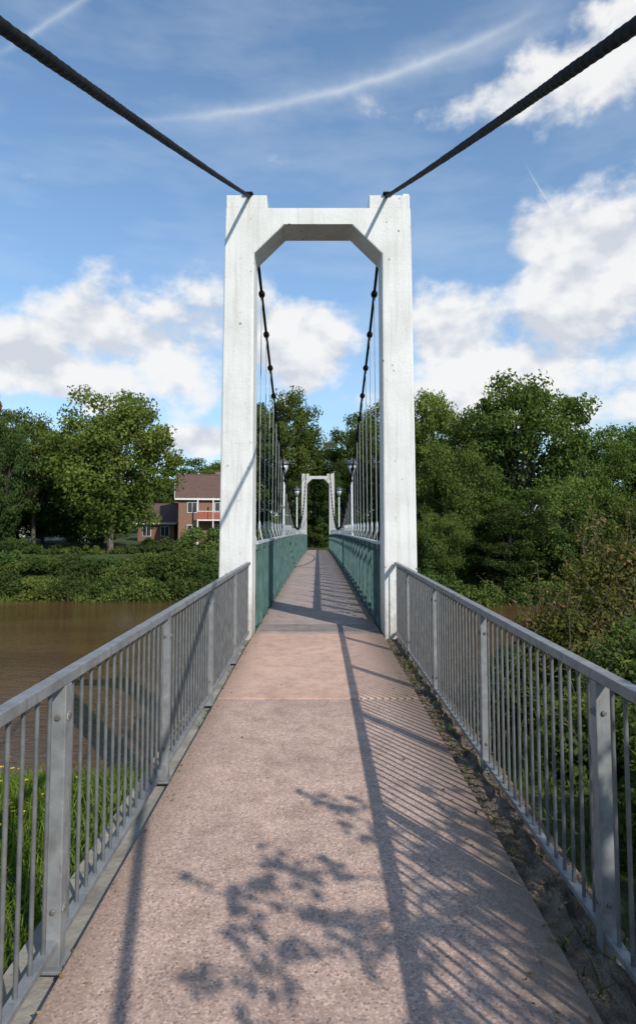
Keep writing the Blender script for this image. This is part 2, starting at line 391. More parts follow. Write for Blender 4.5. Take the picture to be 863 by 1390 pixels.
b=B(); b.quad([(-400,4,WATER_Z),(400,4,WATER_Z),(400,60,WATER_Z),(-400,60,WATER_Z)]); b.obj('river',[M_water])

# ------------------------------------------------------------------ approach path
T0=9.72; TD=0.60
b=B()
b.box((0,-1.0,-0.06),(1.96,14.54,0.12),0)
b.box((0,(6.305+T0+0.12)/2,-0.056),(1.96,T0+0.12-6.305,0.12),1)
b.box((0,6.287,-0.068),(1.95,0.034,0.11),2)
b.obj('path',[M_path,M_slab,M_joint],None,0.005)
b=B()
b.box((0.04,1.1,-2.35),(2.56,17.2,4.56),0)
b.obj('abutment_wall',[M_conc])
def strip(name,x0,x1,y0,y1,z,mat,amp):
    n1,n2=14,160
    xx,yy=np.meshgrid(np.linspace(x0,x1,n1),np.linspace(y0,y1,n2))
    zz=z+amp*(rng.uniform(0,1,xx.shape))*np.sin(np.pi*(xx-x0)/(x1-x0))
    V=np.stack([xx,yy,zz],-1).reshape(-1,3); i=np.arange(n2-1)[:,None]*n1+np.arange(n1-1)[None,:]
    Fq=np.stack([i,i+1,i+n1+1,i+n1],-1).reshape(-1,4)
    me=quads_mesh(name,[(V,Fq,0,np.zeros(len(V)))],[mat],True); link(bpy.data.objects.new(name,me))
strip('soil_verge',0.985,1.315,-6,9.6,-0.050,M_soil,0.055)
r=np.random.default_rng(8); n=620
side=r.uniform(0,1,n)
x=np.where(side<0.62,0.99+0.30*r.uniform(0,1,n),np.where(side<0.83,0.98-0.25*r.uniform(0,1,n)**2,np.where(side<0.95,-0.97+0.15*r.uniform(0,1,n)**2,r.uniform(-0.95,0.95,n))))
y=r.uniform(1.8,11,n); z=np.where(x>0.985,0.008,0.010)
V,Fq=leaves(np.stack([x,y,z],-1),np.tile([0,0,1.0],(n,1)),0.028,aspect=0.55,jit=0.22,r=r)
link(bpy.data.objects.new('fallen_leaves',quads_mesh('fallen_leaves',[(V,Fq,0,np.repeat(r.uniform(0,1,n),4))],[M_litter])))

# ------------------------------------------------------------------ steel railings
def railing(name,x,y0,y1,post0,sp,zb,out):
    root=empty(name,(x,0,0))
    b=B(); H=1.10
    b.beam((0,y0,H-0.022),(0,y1,H-0.022),0.055,0.044,0)
    b.beam((0,y0,zb+0.10),(0,y1,zb+0.10),0.045,0.028,0)
    posts=[]; p=post0
    while p<y1-0.05:
        posts.append(p); p+=sp
    bb=B(); ends=[y0]+posts+[y1]
    for p in posts:
        b.box((-out*0.0,p,(zb+H-0.045)/2),(0.062,0.062,H-0.045-zb),0)
        b.box((0,p,zb+0.006),(0.16,0.12,0.014),0)
        for zz in (H-0.17,zb+0.22):
            b.tube([(-out*0.030,p,zz),(-out*0.042,p,zz)],0.013,6,1)
            b.tube([(-out*0.030,p,zz),(-out*0.036,p,zz)],0.02,10,0)
            b.tube([(0,p-0.030,zz),(0,p-0.040,zz)],0.012,6,1)
        for sx,sy in ((-1,-1),(-1,1),(1,-1),(1,1)):
            b.tube([(sx*0.06,p+sy*0.045,zb+0.012),(sx*0.06,p+sy*0.045,zb+0.03)],0.009,6,1)
    b.obj('frame',[M_galv,M_bolt],root,0.003)
    for a,c in zip(ends[:-1],ends[1:]):
        n=max(1,round((c-a)/0.1125)); st=(c-a)/n
        for k in range(1,n):
            yy=a+st*k
            bb.tube([(0,yy,zb+0.112),(0,yy,H-0.042)],0.0092,8,0,False)
    bb.obj('bars',[M_bar],root)
railing('steel_railing',-1.045,-4.6,9.68,-0.95,1.80,-0.04,-1)
railing('steel_railing',1.175,-4.6,9.68,-1.03,1.87,-0.05,1)

# ------------------------------------------------------------------ bridge
bridge=empty('suspension_bridge')
FAR=57.0; DROP=0.9
def deckz(y):
    u=np.clip((y-(T0+TD))/(FAR-(T0+TD)),0,1.2); return -DROP*u+0.12*4*u*(1-u)
def tower(name,y,zb,mt):
    b=B()
    inn=[(-1.0,-4.6),(-1.0,5.90),(-0.53,6.37),(0.53,6.37),(1.0,5.90),(1.0,-4.6)]
    outp=[(-1.55,-4.6),(-1.465,5.90),(-1.455,6.64),(1.455,6.64),(1.465,5.90),(1.55,-4.6)]
    v=[]
    for yy in (0,TD):
        v+=[(x,yy,z) for x,z in inn]+[(x,yy,z) for x,z in outp]
    f=[]
    for i in range(5):
        f.append((i,i+1,6+i+1,6+i)); f.append((12+i,18+i,18+i+1,12+i+1))
        f.append((i,12+i,12+i+1,i+1)); f.append((6+i,6+i+1,18+i+1,18+i))
    f.append((0,6,18,12)); f.append((5,17,23,11))
    b.v=v;b.f=f;b.m=[0]*len(f);b.sm=[False]*len(f)
    o=b.obj(name,[mt],bridge,0.022); o.location=(0,y,zb)
    c=B()
    for s in (-1,1):
        c.box((s*1.125,TD/2,6.74),(0.64,TD-0.012,0.22),0)
        c.box((s*1.10,TD/2,6.865),(0.16,TD+0.10,0.04),1)
    c.box((1.40,0.2,6.89),(0.10,0.16,0.09),0)
    o=c.obj(name+'_saddles',[mt,M_cable],bridge,0.015); o.location=(0,y,zb)
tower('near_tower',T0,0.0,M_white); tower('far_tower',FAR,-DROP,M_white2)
CX=1.08
def backstay(s,y_a,z_a,y_b,z_b,name):
    L=math.hypot(y_b-y_a,z_b-z_a); n=int(L/0.012); V=[];nk=14
    d=Vector((0,y_b-y_a,z_b-z_a)).normalized(); r=Vector((1,0,0)); u=r.cross(d)
    for i in range(n+1):
        t=i/n; sl=t*L; sag=-0.08*4*t*(1-t)
        p=Vector((s*CX,y_a+(y_b-y_a)*t,z_a+(z_b-z_a)*t+sag))
        for k in range(nk):
            a=2*math.pi*k/nk; rr=0.0270*(1+0.030*math.sin(a-2*math.pi*sl/0.07)+0.03*math.sin(sl*9+s)+0.02*math.sin(sl*31+a*2))
            V.append(p+(r*math.cos(a)+u*math.sin(a))*rr)
    V=np.array([tuple(v) for v in V]); i=np.arange(n)[:,None]*nk; k=np.arange(nk)[None,:]; k2=(k+1)%nk
    Fq=np.stack([i+k,i+k2,i+nk+k2,i+nk+k],-1).reshape(-1,4)
    me=quads_mesh(name,[(V,Fq,0,np.zeros(len(V)))],[M_cable],True); link(bpy.data.objects.new(name,me),bridge)
for s in (-1,1):
    backstay(s,T0+0.05,6.85,-6.3,-0.17,'backstay_cable')
    backstay(s,FAR+TD-0.05,6.85-DROP,FAR+TD+16,-1.0,'far_backstay_cable')
YA,YB=T0+TD,FAR
def cabz(y):
    u=(y-YA)/(YB-YA); return 6.80-DROP*u-4*5.05*u*(1-u)
cab=B(); hang=B()
yh=np.arange(YA+0.55,YB-0.3,1.12)
for s in (-1,1):
    yy=np.linspace(YA-0.05,YB+0.05,160)
    cab.tube([(s*CX,y,cabz(y)) for y in yy],0.027,8,0)
    for y in yh:
        z=cabz(y); sl=(cabz(y+0.05)-cabz(y-0.05))/0.1; d=Vector((0,1,sl)).normalized(); p=Vector((s*CX,y,z))
        cab.tube([p-d*0.085,p-d*0.06,p-d*0.03,p+d*0.03,p+d*0.06,p+d*0.085],[0.03,0.05,0.062,0.062,0.05,0.03],8,0)
        cab.beam((s*CX,y,z-0.02),(s*CX,y,z-0.13),0.03,0.06,0)
        zb=deckz(y)-0.12
        if z-0.14>zb:
            for dy in (-0.028,0.028):
                hang.tube([(s*(CX+0.0),y+dy,z-0.12),(s*(CX+0.03),y+dy,zb)],0.006,6,0,False)
        zt=deckz(y)+1.38
        if z>zt+0.6:
            hang.tube([(s*(CX+0.02),y,zt+0.12),(s*(CX+0.02),y,zt+0.17),(s*(CX+0.02),y,zt+0.30),(s*(CX+0.02),y,zt+0.36)],[0.012,0.028,0.028,0.012],6,1)
        hang.beam((s*1.04,y,zt-0.02),(s*1.10,y-0.10,zt+0.24),0.010,0.022,1)
        hang.beam((s*1.04,y,zt-0.02),(s*1.10,y+0.10,zt+0.24),0.010,0.022,1)
cab.obj('main_cables',[M_cable],bridge); hang.obj('hangers',[M_rod,M_lightgrey],bridge)
dk=B(); k=0
edges=[T0+0.13,10.05,10.75,11.35]
while edges[-1]<FAR+TD: edges.append(edges[-1]+1.83)
for a,c in zip(edges[:-1],edges[1:]):
    za,zc=deckz(a),deckz(c); g=0.007; w=0.965
    m=1 if c<11.4 and a<10.8 and k%2==1 else 0  # one full-width panel between the tower legs gets the darker tone
    dz=0.004 if k%2 else 0.0
    a+=g;c-=g
    pts=[(-w,a,za+dz),(w,a,za+dz),(w,c,zc+dz),(-w,c,zc+dz)]
    dk.quad(pts,m); dk.quad([(x,yy,z-0.03) for x,yy,z in pts][::-1],m)
    dk.quad([pts[0],pts[1],(pts[1][0],pts[1][1],za-0.03),(pts[0][0],pts[0][1],za-0.03)],m)
    dk.quad([pts[3],pts[2],(pts[2][0],pts[2][1],zc-0.03),(pts[3][0],pts[3][1],zc-0.03)],m)
    k+=1
dk.obj('deck_surface',[M_deck,M_deckdark],bridge)
gd=B(); par=B()
ys_=np.linspace(T0+TD+0.01,FAR-0.01,30)
for a,c in zip(ys_[:-1],ys_[1:]):
    za,zc=deckz(a),deckz(c)
    gd.beam((0,a,za-0.10),(0,c,zc-0.10),1.94,0.10,1)
    for s in (-1,1): gd.beam((s*1.03,a,za-0.16),(s*1.03,c,zc-0.16),0.12,0.34,0)
gd.beam((0,T0+0.1,-0.12),(0,T0+TD+0.02,-0.12),1.92,0.12,1)
gd.obj('deck_girders',[M_tealdark,M_deckdark],bridge)
HP=1.38
for s in (-1,1):
    for a,c in zip(ys_[:-1],ys_[1:]):
        za,zc=deckz(a),deckz(c)
        par.beam((s*1.0,a,za+HP-0.02),(s*1.0,c,zc+HP-0.02),0.09,0.04,1)
        par.beam((s*1.0,a,za+HP-0.085),(s*1.0,c,zc+HP-0.085),0.06,0.08,0)
        par.beam((s*1.0,a,za+0.10),(s*1.0,c,zc+0.10),0.06,0.10,0)
    for y in yh:
        z=deckz(y); par.box((s*0.985,y,z+HP/2-0.02),(0.10,0.10,HP-0.05),0)
        par.box((s*1.10,y,z-0.05),(0.26,0.08,0.10),2)
        if y+1.12<YB:
            z2=deckz(y+1.12)
            par.beam((s*1.035,y+0.05,z+0.16),(s*1.035,y+1.07,z2+HP-0.18),0.012,0.05,2)
            par.beam((s*1.049,y+1.07,z2+0.16),(s*1.049,y+0.05,z+HP-0.18),0.012,0.05,2)
    for y in np.arange(YA+0.08,YB,0.14):
        z=deckz(y); par.box((s*0.99,y,z+0.70),(0.020,0.022,1.12),0)
par.obj('parapets',[M_teal,M_lightgrey,M_tealdark],bridge)

# ------------------------------------------------------------------ street lamps
for (x,y) in ((-1.27,23.8),(1.27,23.8),(-1.27,38.5),(1.27,38.5)):
    r=empty('street_lamp',(x,y,float(deckz(y))-0.15))
    b=B(); b.lathe((0,0,0),[(0.06,0),(0.06,0.9),(0.045,0.92),(0.038,3.75)],10,0)
    b.box((-math.copysign(0.10,x),0,0.05),(0.22,0.09,0.09),0); b.box((-math.copysign(0.10,x),0,1.2),(0.22,0.05,0.05),0)
    b.obj('post',[M_lightgrey],r)
    b=B(); b.lathe((0,0,3.75),[(0.05,0),(0.07,0.03),(0.085,0.10)],12,0)
    b.lathe((0,0,3.84),[(0.09,0),(0.17,0.30)],14,1)
    b.lathe((0,0,4.14),[(0.215,0),(0.22,0.03),(0.16,0.12),(0.05,0.19),(0.02,0.25)],14,0)
    for a in range(4):
        t=a*math.pi/2; b.beam((0.093*math.cos(t),0.093*math.sin(t),3.84),(0.175*math.cos(t),0.175*math.sin(t),4.145),0.015,0.015,0)
    b.obj('lantern',[M_lampdark,M_glass],r)

# ------------------------------------------------------------------ trees
def tree_mesh(name,seed,H=14,W=11,crown0=0.22,ncl=105,per=220,leaf=0.31,mat=None):
    r=np.random.default_rng(seed); parts=[]
    cz=H*(crown0+(1-crown0)/2); hz=H*(1-crown0)/2
    cs=[];rs=[];ab=[]
    lobes=r.normal(0,1,(6,3)); lobes/=np.linalg.norm(lobes,axis=1)[:,None]
    for i in range(ncl):
        d=r.normal(0,1,3); d/=np.linalg.norm(d)
        rad=r.uniform(0.2,1)**0.45
        lob=1+0.22*max((lobes@d).max(),0)-0.18*r.uniform()
        c=np.array([d[0]*W/2*0.84*rad*lob,d[1]*W/2*0.84*rad*lob,cz+d[2]*hz*0.86*rad*lob])
        s=r.uniform(0.065,0.145)*W
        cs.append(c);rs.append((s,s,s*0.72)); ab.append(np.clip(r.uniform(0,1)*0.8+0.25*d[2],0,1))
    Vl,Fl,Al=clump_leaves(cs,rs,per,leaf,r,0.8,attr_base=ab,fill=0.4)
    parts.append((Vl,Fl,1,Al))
    th=H*0.62
    pts=[(0,0,-0.6),(0.05,0,0.8),(0.12*r.normal(),0.12*r.normal(),H*0.25),(0.3*r.normal(),0.3*r.normal(),H*0.45),(0.4*r.normal(),0.4*r.normal(),th),(0.2,0.1,H*0.85)]
    V,Fq=tube_np(pts,[0.36,0.28,0.22,0.17,0.10,0.03],9); parts.append((V,Fq,0,np.zeros(len(V))))
    idx=r.choice(len(cs),26,replace=False)
    for i in idx:
        c=np.array(cs[i]); t=r.uniform(0.2,0.6); st=np.array([0.05,0,H*t])
        if c[2]<st[2]: st[2]=max(H*0.16,c[2]-1.0)
        mid=(st+c)/2+np.array([0,0,-0.3])+r.normal(0,0.25,3)
        V,Fq=tube_np([st,mid,c],[0.11,0.07,0.02],6); parts.append((V,Fq,0,np.zeros(len(V))))
    return quads_mesh(name,parts,[M_bark,mat or M_leaf])
TM=[tree_mesh('tree_a',11,mat=M_leaf),tree_mesh('tree_b',12,W=12,crown0=0.10,ncl=165,mat=M_leaf_yellow),
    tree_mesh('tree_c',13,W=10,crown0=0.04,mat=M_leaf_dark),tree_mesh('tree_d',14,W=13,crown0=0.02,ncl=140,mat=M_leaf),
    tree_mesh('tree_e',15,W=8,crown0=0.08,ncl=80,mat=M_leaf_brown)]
TW=[11,12,10,13,8]
def put_tree(px,top,t,wpx,k,name='deciduous_tree',rot=None):
    d=pix_dir(px,top); x=d.x/d.y*t; ztop=EYE+d.z/d.y*t
    zg=float(terrain(x,t)); H=ztop-zg
    sx=wpx/F_PX*t/TW[k]; o=bpy.data.objects.new(name,TM[k]); o.location=(x,t,zg); o.scale=(sx,sx,H/14.0)
    o.rotation_euler=(0,0,rng.uniform(0,6.28) if rot is None else rot); link(o); return o
for a in [(155,524,57,185,1),(50,558,62,110,0),(12,556,58,80,2),(-8,528,66,64,4),(-75,540,62,150,3),(105,610,66,130,2),
          (262,622,112,130,2),(300,625,100,100,0),(215,645,104,110,3),(60,640,74,130,3),(10,650,70,110,2),(140,680,70,90,3),
          (385,526,74,110,0),(350,560,86,90,2),(432,590,92,90,3),(480,560,84,90,2),(512,540,72,95,3),(455,640,70,50,2),(402,640,72,52,2),
          (588,522,62,130,1),(620,590,50,120,3),(715,505,53,185,0),(665,560,60,120,2),(800,572,56,130,3),(868,574,60,130,0),(935,560,55,150,3),
          (760,640,47,150,3),(850,660,46,150,3),(690,680,46,110,2),(600,690,47,90,3),(950,640,46,160,2),(650,660,50,110,3),(560,640,54,80,2),(810,700,45,110,3)]:
    put_tree(*a)

def clump_object(name,cs,rs,per,leaf,mat,seed,extra=None,jit=0.75,fill=0.55):
    r=np.random.default_rng(seed); V,Fq,A=clump_leaves(cs,rs,per,leaf,r,jit,fill=fill)
    parts=[(V,Fq,1,A)]
    if extra: parts+=extra
    me=quads_mesh(name,parts,[M_bark,mat]); o=bpy.data.objects.new(name,me); link(o); return o
r=np.random.default_rng(5); cs=[];rs=[]
for i in range(420):
    x=r.uniform(-190,190); yv=r.uniform(112,135); zg=float(terrain(x,yv)); z=zg+r.uniform(0,1)*(7+2.5*math.sin(x*0.06)+1.5*math.sin(x*0.19))
    cs.append((x,yv,z)); s=r.uniform(1.8,3.2); rs.append((s*1.2,s,s*0.8))
clump_object('tree_line',cs,rs,110,0.85,M_leaf_dark,6)

def shrub(name,x,y,w,h,mat,seed,leaf=0.2,ncl=26,per=200,zg=None,d=None,stems=8,sprigs=0,sub=0.12):
    r=np.random.default_rng(seed); zg=float(terrain(x,y)) if zg is None else zg; d=d or w*0.7
    cs=[];rs=[];ex=[]
    for i in range(ncl):
        a=r.uniform(0,6.28); q=math.sqrt(r.uniform()); z=zg+h*(sub+0.72*r.uniform()*(1-0.55*q*q))
        c=(x+math.cos(a)*q*w*0.42,y+math.sin(a)*q*d*0.42,z); cs.append(c); s=r.uniform(0.10,0.19)*max(min(w,3*h),1)
        rs.append((s,s,s*0.75))
    for i in range(stems):
        c=cs[i%ncl]; V,Fq=tube_np([(x+(c[0]-x)*0.2,y+(c[1]-y)*0.2,zg-0.1),((x+c[0])/2,(y+c[1])/2,zg+(c[2]-zg)*0.6),(c[0],c[1],c[2]+0.1)],[0.03,0.02,0.008],5)
        ex.append((V,Fq,0,np.zeros(len(V))))
    if sprigs:
        P=[];Nn=[]
        for i in range(sprigs):
            c=np.array(cs[r.integers(ncl)]); L=r.uniform(0.35,1.0)*h*0.45; dr=np.array([r.normal(0,0.45),r.normal(0,0.45),1.0]); dr/=np.linalg.norm(dr)
            cur=np.array([r.normal(0,0.12),r.normal(0,0.12),0]); e=c+dr*(L+0.25)+cur; m_=c+dr*(L+0.25)*0.5
            V,Fq=tube_np([c,m_,e],[0.007,0.005,0.0025],4); ex.append((V,Fq,0,np.zeros(len(V))))
            for k in range(int(14+L*18)):
                t=r.uniform(0.25,1.05); p=(c+(m_-c)*t*2) if t<0.5 else m_+(e-m_)*(t*2-1)
                P.append(p+r.normal(0,0.035,3)); Nn.append((r.normal(0,0.5),r.normal(0,0.5),0.8))
        V,Fq=leaves(np.array(P),np.array(Nn),leaf*0.95,aspect=0.45,jit=0.5,r=r); ex.append((V,Fq,1,np.repeat(r.uniform(0.3,1,len(P)),4)))
    return clump_object(name,cs,rs,per,leaf,mat,seed+1,ex)
sd=100
for (px,top,t,w,mt) in [(255,722,49,6,M_leaf),(285,740,47,4,M_leaf_dark),(222,750,49,5,M_leaf_dark),(5,745,50,6,M_leaf_dark),(40,752,49,6,M_leaf),(78,750,50,6,M_leaf_dark),(112,752,49,5,M_leaf_dark),
                        (145,755,50,5,M_leaf_dark),(178,758,49,4.5,M_leaf),(205,748,50,5,M_leaf),(-40,745,50,7,M_leaf),(-90,740,50,7,M_leaf_dark),(282,700,54,5,M_leaf),(120,742,56,6,M_leaf),(65,740,56,6,M_leaf_dark),(190,738,57,5,M_leaf_dark),(20,730,57,6,M_leaf_dark),(215,728,60,4,M_leaf_dark),
                        # low fringe just above the waterline
                        (15,774,46.0,5,M_leaf_dark),(55,778,45.6,4.5,M_leaf_yellow),(95,776,45.8,5,M_leaf_dark),(132,782,45.2,4,M_leaf),(165,776,45.8,4.5,M_leaf_dark),(200,780,45.4,4.5,M_leaf),(238,775,45.6,4.5,M_leaf_dark),(275,772,45.5,4.5,M_leaf),(-30,774,46,6,M_leaf),
                        (362,705,58,4,M_leaf),(385,710,60,3,M_leaf_yellow),(500,705,56,4,M_leaf),(478,710,60,3,M_leaf_dark),
                        (590,760,44,5,M_leaf_dark),(640,770,43,5,M_leaf),(700,775,44,6,M_leaf_dark),(750,770,43,5,M_leaf),(810,770,44,6,M_leaf_dark),(870,760,44,6,M_leaf),
                        (423,700,66,3,M_leaf_dark),(440,700,68,3,M_leaf_dark),(432,672,74,7,M_leaf_dark)]:
    d_=pix_dir(px,top); x=d_.x/d_.y*t; zt=EYE+d_.z/d_.y*t; h=max(zt-float(terrain(x,t)),0.8)
    shrub('riverside_shrub',x,t,w,h,mt,sd,leaf=0.2,sub=0.05); sd+=3

def grass_patch(name,n,xr,yr,hgt,wid,mat,seed,zoff=0.0,lean=0.35,zf=None,xx=None,yy=None):
    r=np.random.default_rng(seed); x=r.uniform(*xr,n) if xx is None else xx; y=r.uniform(*yr,n) if yy is None else yy; n=len(x)
    z=(terrain(x,y) if zf is None else np.full(n,zf))+zoff
    patch=0.75+0.35*np.sin(x*0.9+1.3*np.sin(y*0.8))*np.sin(y*1.1+x*0.3)
    h=hgt*r.uniform(0.45,1.2,n)*patch; a=r.uniform(0,6.28,n); lx=r.normal(0,lean,n)*h; ly=r.normal(0,lean,n)*h
    w=wid*r.uniform(0.6,1.2,n); P=np.stack([x,y,z-0.02],-1); wx=np.stack([np.cos(a)*w/2,np.sin(a)*w/2,0*w],-1)
    mid=P+np.stack([lx*0.35,ly*0.35,h*0.6],-1); tip=P+np.stack([lx,ly,h],-1)
    V=np.stack([P-wx,P+wx,mid+wx*0.8,mid-wx*0.8,mid-wx*0.8,mid+wx*0.8,tip+wx*0.12,tip-wx*0.12],1).reshape(-1,3)
    Fq=np.arange(8*n).reshape(-1,4); A=np.repeat(np.clip(r.uniform(0,1,n)*0.7+0.5*(patch-0.6),0,1),8)
    me=quads_mesh(name,[(V,Fq,0,A)],[mat]); link(bpy.data.objects.new(name,me))
grass_patch('bank_grass',26000,(-70,-3),(41.6,47.5),0.85,0.10,M_bankgrass,31,lean=0.6)
grass_patch('bank_grass',7000,(4,60),(41.6,46),0.7,0.09,M_bankgrass,32)
r=np.random.default_rng(77)
grass_patch('grass_verge',42000,(-5.0,-1.27),(0.2,5.6),0.17,0.011,M_grass,33,lean=0.5)
grass_patch('grass_verge',12000,(1.36,6),(0.2,11),0.25,0.012,M_bankgrass,34)
n=520; grass_patch('verge_weeds',n,None,None,0.10,0.012,M_bankgrass,35,zf=-0.03,xx=1.0+0.3*r.uniform(0,1,n),yy=1.8+7.8*r.uniform(0,1,n)**0.8,lean=0.8)
n=160; grass_patch('verge_weeds',n,None,None,0.09,0.010,M_bankgrass,36,zf=-0.06,xx=-1.0-0.2*r.uniform(0,1,n),yy=4.5+5.1*r.uniform(0,1,n)**0.6,lean=0.8)
fl=B()
for i in range(46):
    x=r.uniform(-2.9,-1.4); y=r.uniform(2.9,4.4); z=float(terrain(x,y)); h=r.uniform(0.16,0.34)
    fl.tube([(x,y,z),(x+r.normal(0,0.03),y,z+h)],0.003,4,1)
    for k in range(3):
        cx,cy,cz=x+r.normal(0,0.03),y+r.normal(0,0.03),z+h-0.05*k*r.uniform()
        for j in range(5):
            a=j*1.256+r.uniform(); q=0.55; fl.quad([(cx,cy,cz),(cx+q*0.02*math.cos(a-0.4),cy+q*0.02*math.sin(a-0.4),cz+0.006),(cx+q*0.03*math.cos(a),cy+q*0.03*math.sin(a),cz+0.004),(cx+q*0.02*math.cos(a+0.4),cy+q*0.02*math.sin(a+0.4),cz+0.006)],0)
fl.obj('wildflowers',[M_yellow,M_grass])

# right-hand riverbank shrubs (close)
for (x,y,w,h,mt,lf,nc,pr,sg) in [(4.6,9.0,3.2,2.3,M_leaf_red,0.07,42,420,90),(6.8,9.8,4.0,2.8,M_leaf_red,0.08,38,420,70),(3.3,8.2,1.6,1.5,M_leaf_red,0.065,26,380,40),
                        (3.3,6.4,1.9,1.35,M_leaf,0.065,30,380,26),(2.4,5.0,1.5,1.05,M_leaf,0.055,28,360,12),(2.0,3.6,1.1,0.95,M_leaf_dark,0.05,24,340,8),(3.4,3.8,2.2,1.15,M_leaf,0.06,26,360,10),(1.9,2.2,0.9,0.8,M_leaf_dark,0.05,20,300,6),(2.9,2.2,1.6,1.0,M_leaf_dark,0.055,22,340,8),
                        (1.95,6.4,1.0,1.1,M_leaf_dark,0.055,24,360,8),(1.95,8.0,1.0,1.1,M_leaf_dark,0.06,24,360,8),(2.3,9.6,1.5,1.0,M_leaf,0.065,24,360,10),(5.2,5.8,2.4,1.6,M_leaf,0.065,30,380,26),(4.6,12.5,3,0.9,M_leaf_dark,0.1,24,300,0),(9.5,12,5,2.2,M_leaf_red,0.1,30,380,20),(5.3,7.4,2.4,1.8,M_leaf_red,0.07,30,380,40)]:
    shrub('riverside_shrub',x,y,w,h,mt,sd,leaf=lf,ncl=nc,per=pr,stems=12,sprigs=sg); sd+=3

# tree behind and to the right of the viewpoint: its boughs dapple the path
def near_tree():
    r=np.random.default_rng(42); parts=[]
    kx,ky=0.76,-1.18; HS=0.60
    base=np.array([6.3,-4.2,-0.3])
    V,Fq=tube_np([base,base+[0,0,1.2],base+[-0.1,0.1,2.6],base+[0.1,0.1,4.6],base+[0.1,0,6.0]],[0.24,0.18,0.14,0.08,0.03],10); parts.append((V,Fq,0,np.zeros(len(V))))
    cs=[];rs=[]
    for i in range(40):
        d=r.normal(0,1,3); d/=np.linalg.norm(d); q=r.uniform(0.3,1)**0.5
        cs.append(np.array([6.9,-4.6,4.9])+d*q*np.array([1.7,1.7,1.7])); rs.append((0.5,0.5,0.4))
    V,Fq,A=clump_leaves(cs,rs,170,0.13,r,0.9); parts.append((V,Fq,1,A))
    P=[];Nn=[]
    def bough(gpts,hs,r0,dens,spread,twig=True):
        hs=[h*HS for h in hs]
        pts=[np.array([g[0]-0.05+kx*h,g[1]+0.24+ky*h,h]) for g,h in zip(gpts,hs)]
        n=len(pts); V,Fq=tube_np(pts,list(np.linspace(r0,0.004,n)),6); parts.append((V,Fq,0,np.zeros(len(V))))
        for a,c in zip(pts[:-1],pts[1:]):
            L=np.linalg.norm(c-a); k=int(L*dens)
            for j in range(k):
                t=r.uniform(); p=a+(c-a)*t; tw=r.normal(0,1,3); tw[2]*=0.5; tw/=np.linalg.norm(tw); e=p+tw*spread*r.uniform(0.3,1.0)
                if twig:
                    V,Fq=tube_np([p,e],[0.004,0.002],3); parts.append((V,Fq,0,np.zeros(len(V))))
                for q in range(r.integers(3,6)):
                    P.append(p+(e-p)*r.uniform(0.5,1.15)+r.normal(0,0.03,3)); Nn.append((0.5,-0.7,0.7))
    st=(3.0,1.2)
    bough([st,(1.9,1.9),(1.1,2.35),(0.5,2.6),(0.0,2.7),(-0.5,2.85)],[6.4,5.8,5.2,4.9,4.7,4.5],0.04,15,0.24)
    bough([(0.5,2.6),(0.15,2.45),(-0.2,2.30),(-0.4,2.35)],[4.9,4.8,4.6,4.5],0.015,12,0.20)
    bough([(0.9,2.45),(0.5,2.9),(0.1,3.0),(-0.2,3.05)],[5.1,5.0,4.8,4.7],0.015,11,0.20)
    bough([(1.1,2.35),(0.75,2.95),(0.45,3.4),(0.12,3.75)],[5.2,5.0,4.8,4.7],0.02,18,0.25)
    bough([(1.9,1.9),(1.4,2.6),(1.05,3.1),(0.75,3.6)],[5.8,5.5,5.2,5.0],0.03,28,0.32)
    bough([st,(2.1,2.5),(1.5,3.3),(1.05,3.9)],[6.4,6.0,5.6,5.3],0.035,30,0.34)
    bough([st,(1.9,1.6),(1.1,1.8),(0.4,1.8),(-0.1,1.95)],[6.4,5.9,5.4,5.1,4.9],0.035,22,0.30)
    bough([st,(2.3,1.3),(1.6,1.2),(0.9,1.3)],[6.4,6.0,5.6,5.4],0.035,30,0.36)
    bough([st,(2.2,2.0),(1.6,2.6),(1.2,2.7)],[6.4,6.0,5.8,5.5],0.035,32,0.36)
    bough([st,(2.0,1.8),(1.3,2.1),(0.75,2.25)],[6.4,6.0,5.6,5.3],0.03,30,0.33)
    bough([(1.9,1.9),(1.45,2.2),(1.0,2.75),(0.75,3.1)],[5.8,5.4,5.2,5.1],0.02,30,0.32)
    bough([(1.9,1.9),(1.3,1.9),(0.85,2.0),(0.5,2.2)],[5.8,5.4,5.2,5.1],0.02,28,0.32)
    V,Fq=leaves(np.array(P),np.array(Nn),0.085,aspect=0.62,jit=0.4,r=r); parts.append((V,Fq,1,np.repeat(r.uniform(0,1,len(P)),4)))
    h3=6.4*HS; s3=np.array([2.95+kx*h3,1.44+ky*h3,h3])
    V,Fq=tube_np([base+[-0.1,0.1,2.4],(base+[0,0,3.6]+s3)/2+[0,0,-0.2],s3],[0.11,0.07,0.04],8); parts.append((V,Fq,0,np.zeros(len(V))))
    me=quads_mesh('overhanging_tree',parts,[M_bark,M_leaf]); link(bpy.data.objects.new('overhanging_tree',me))
near_tree()

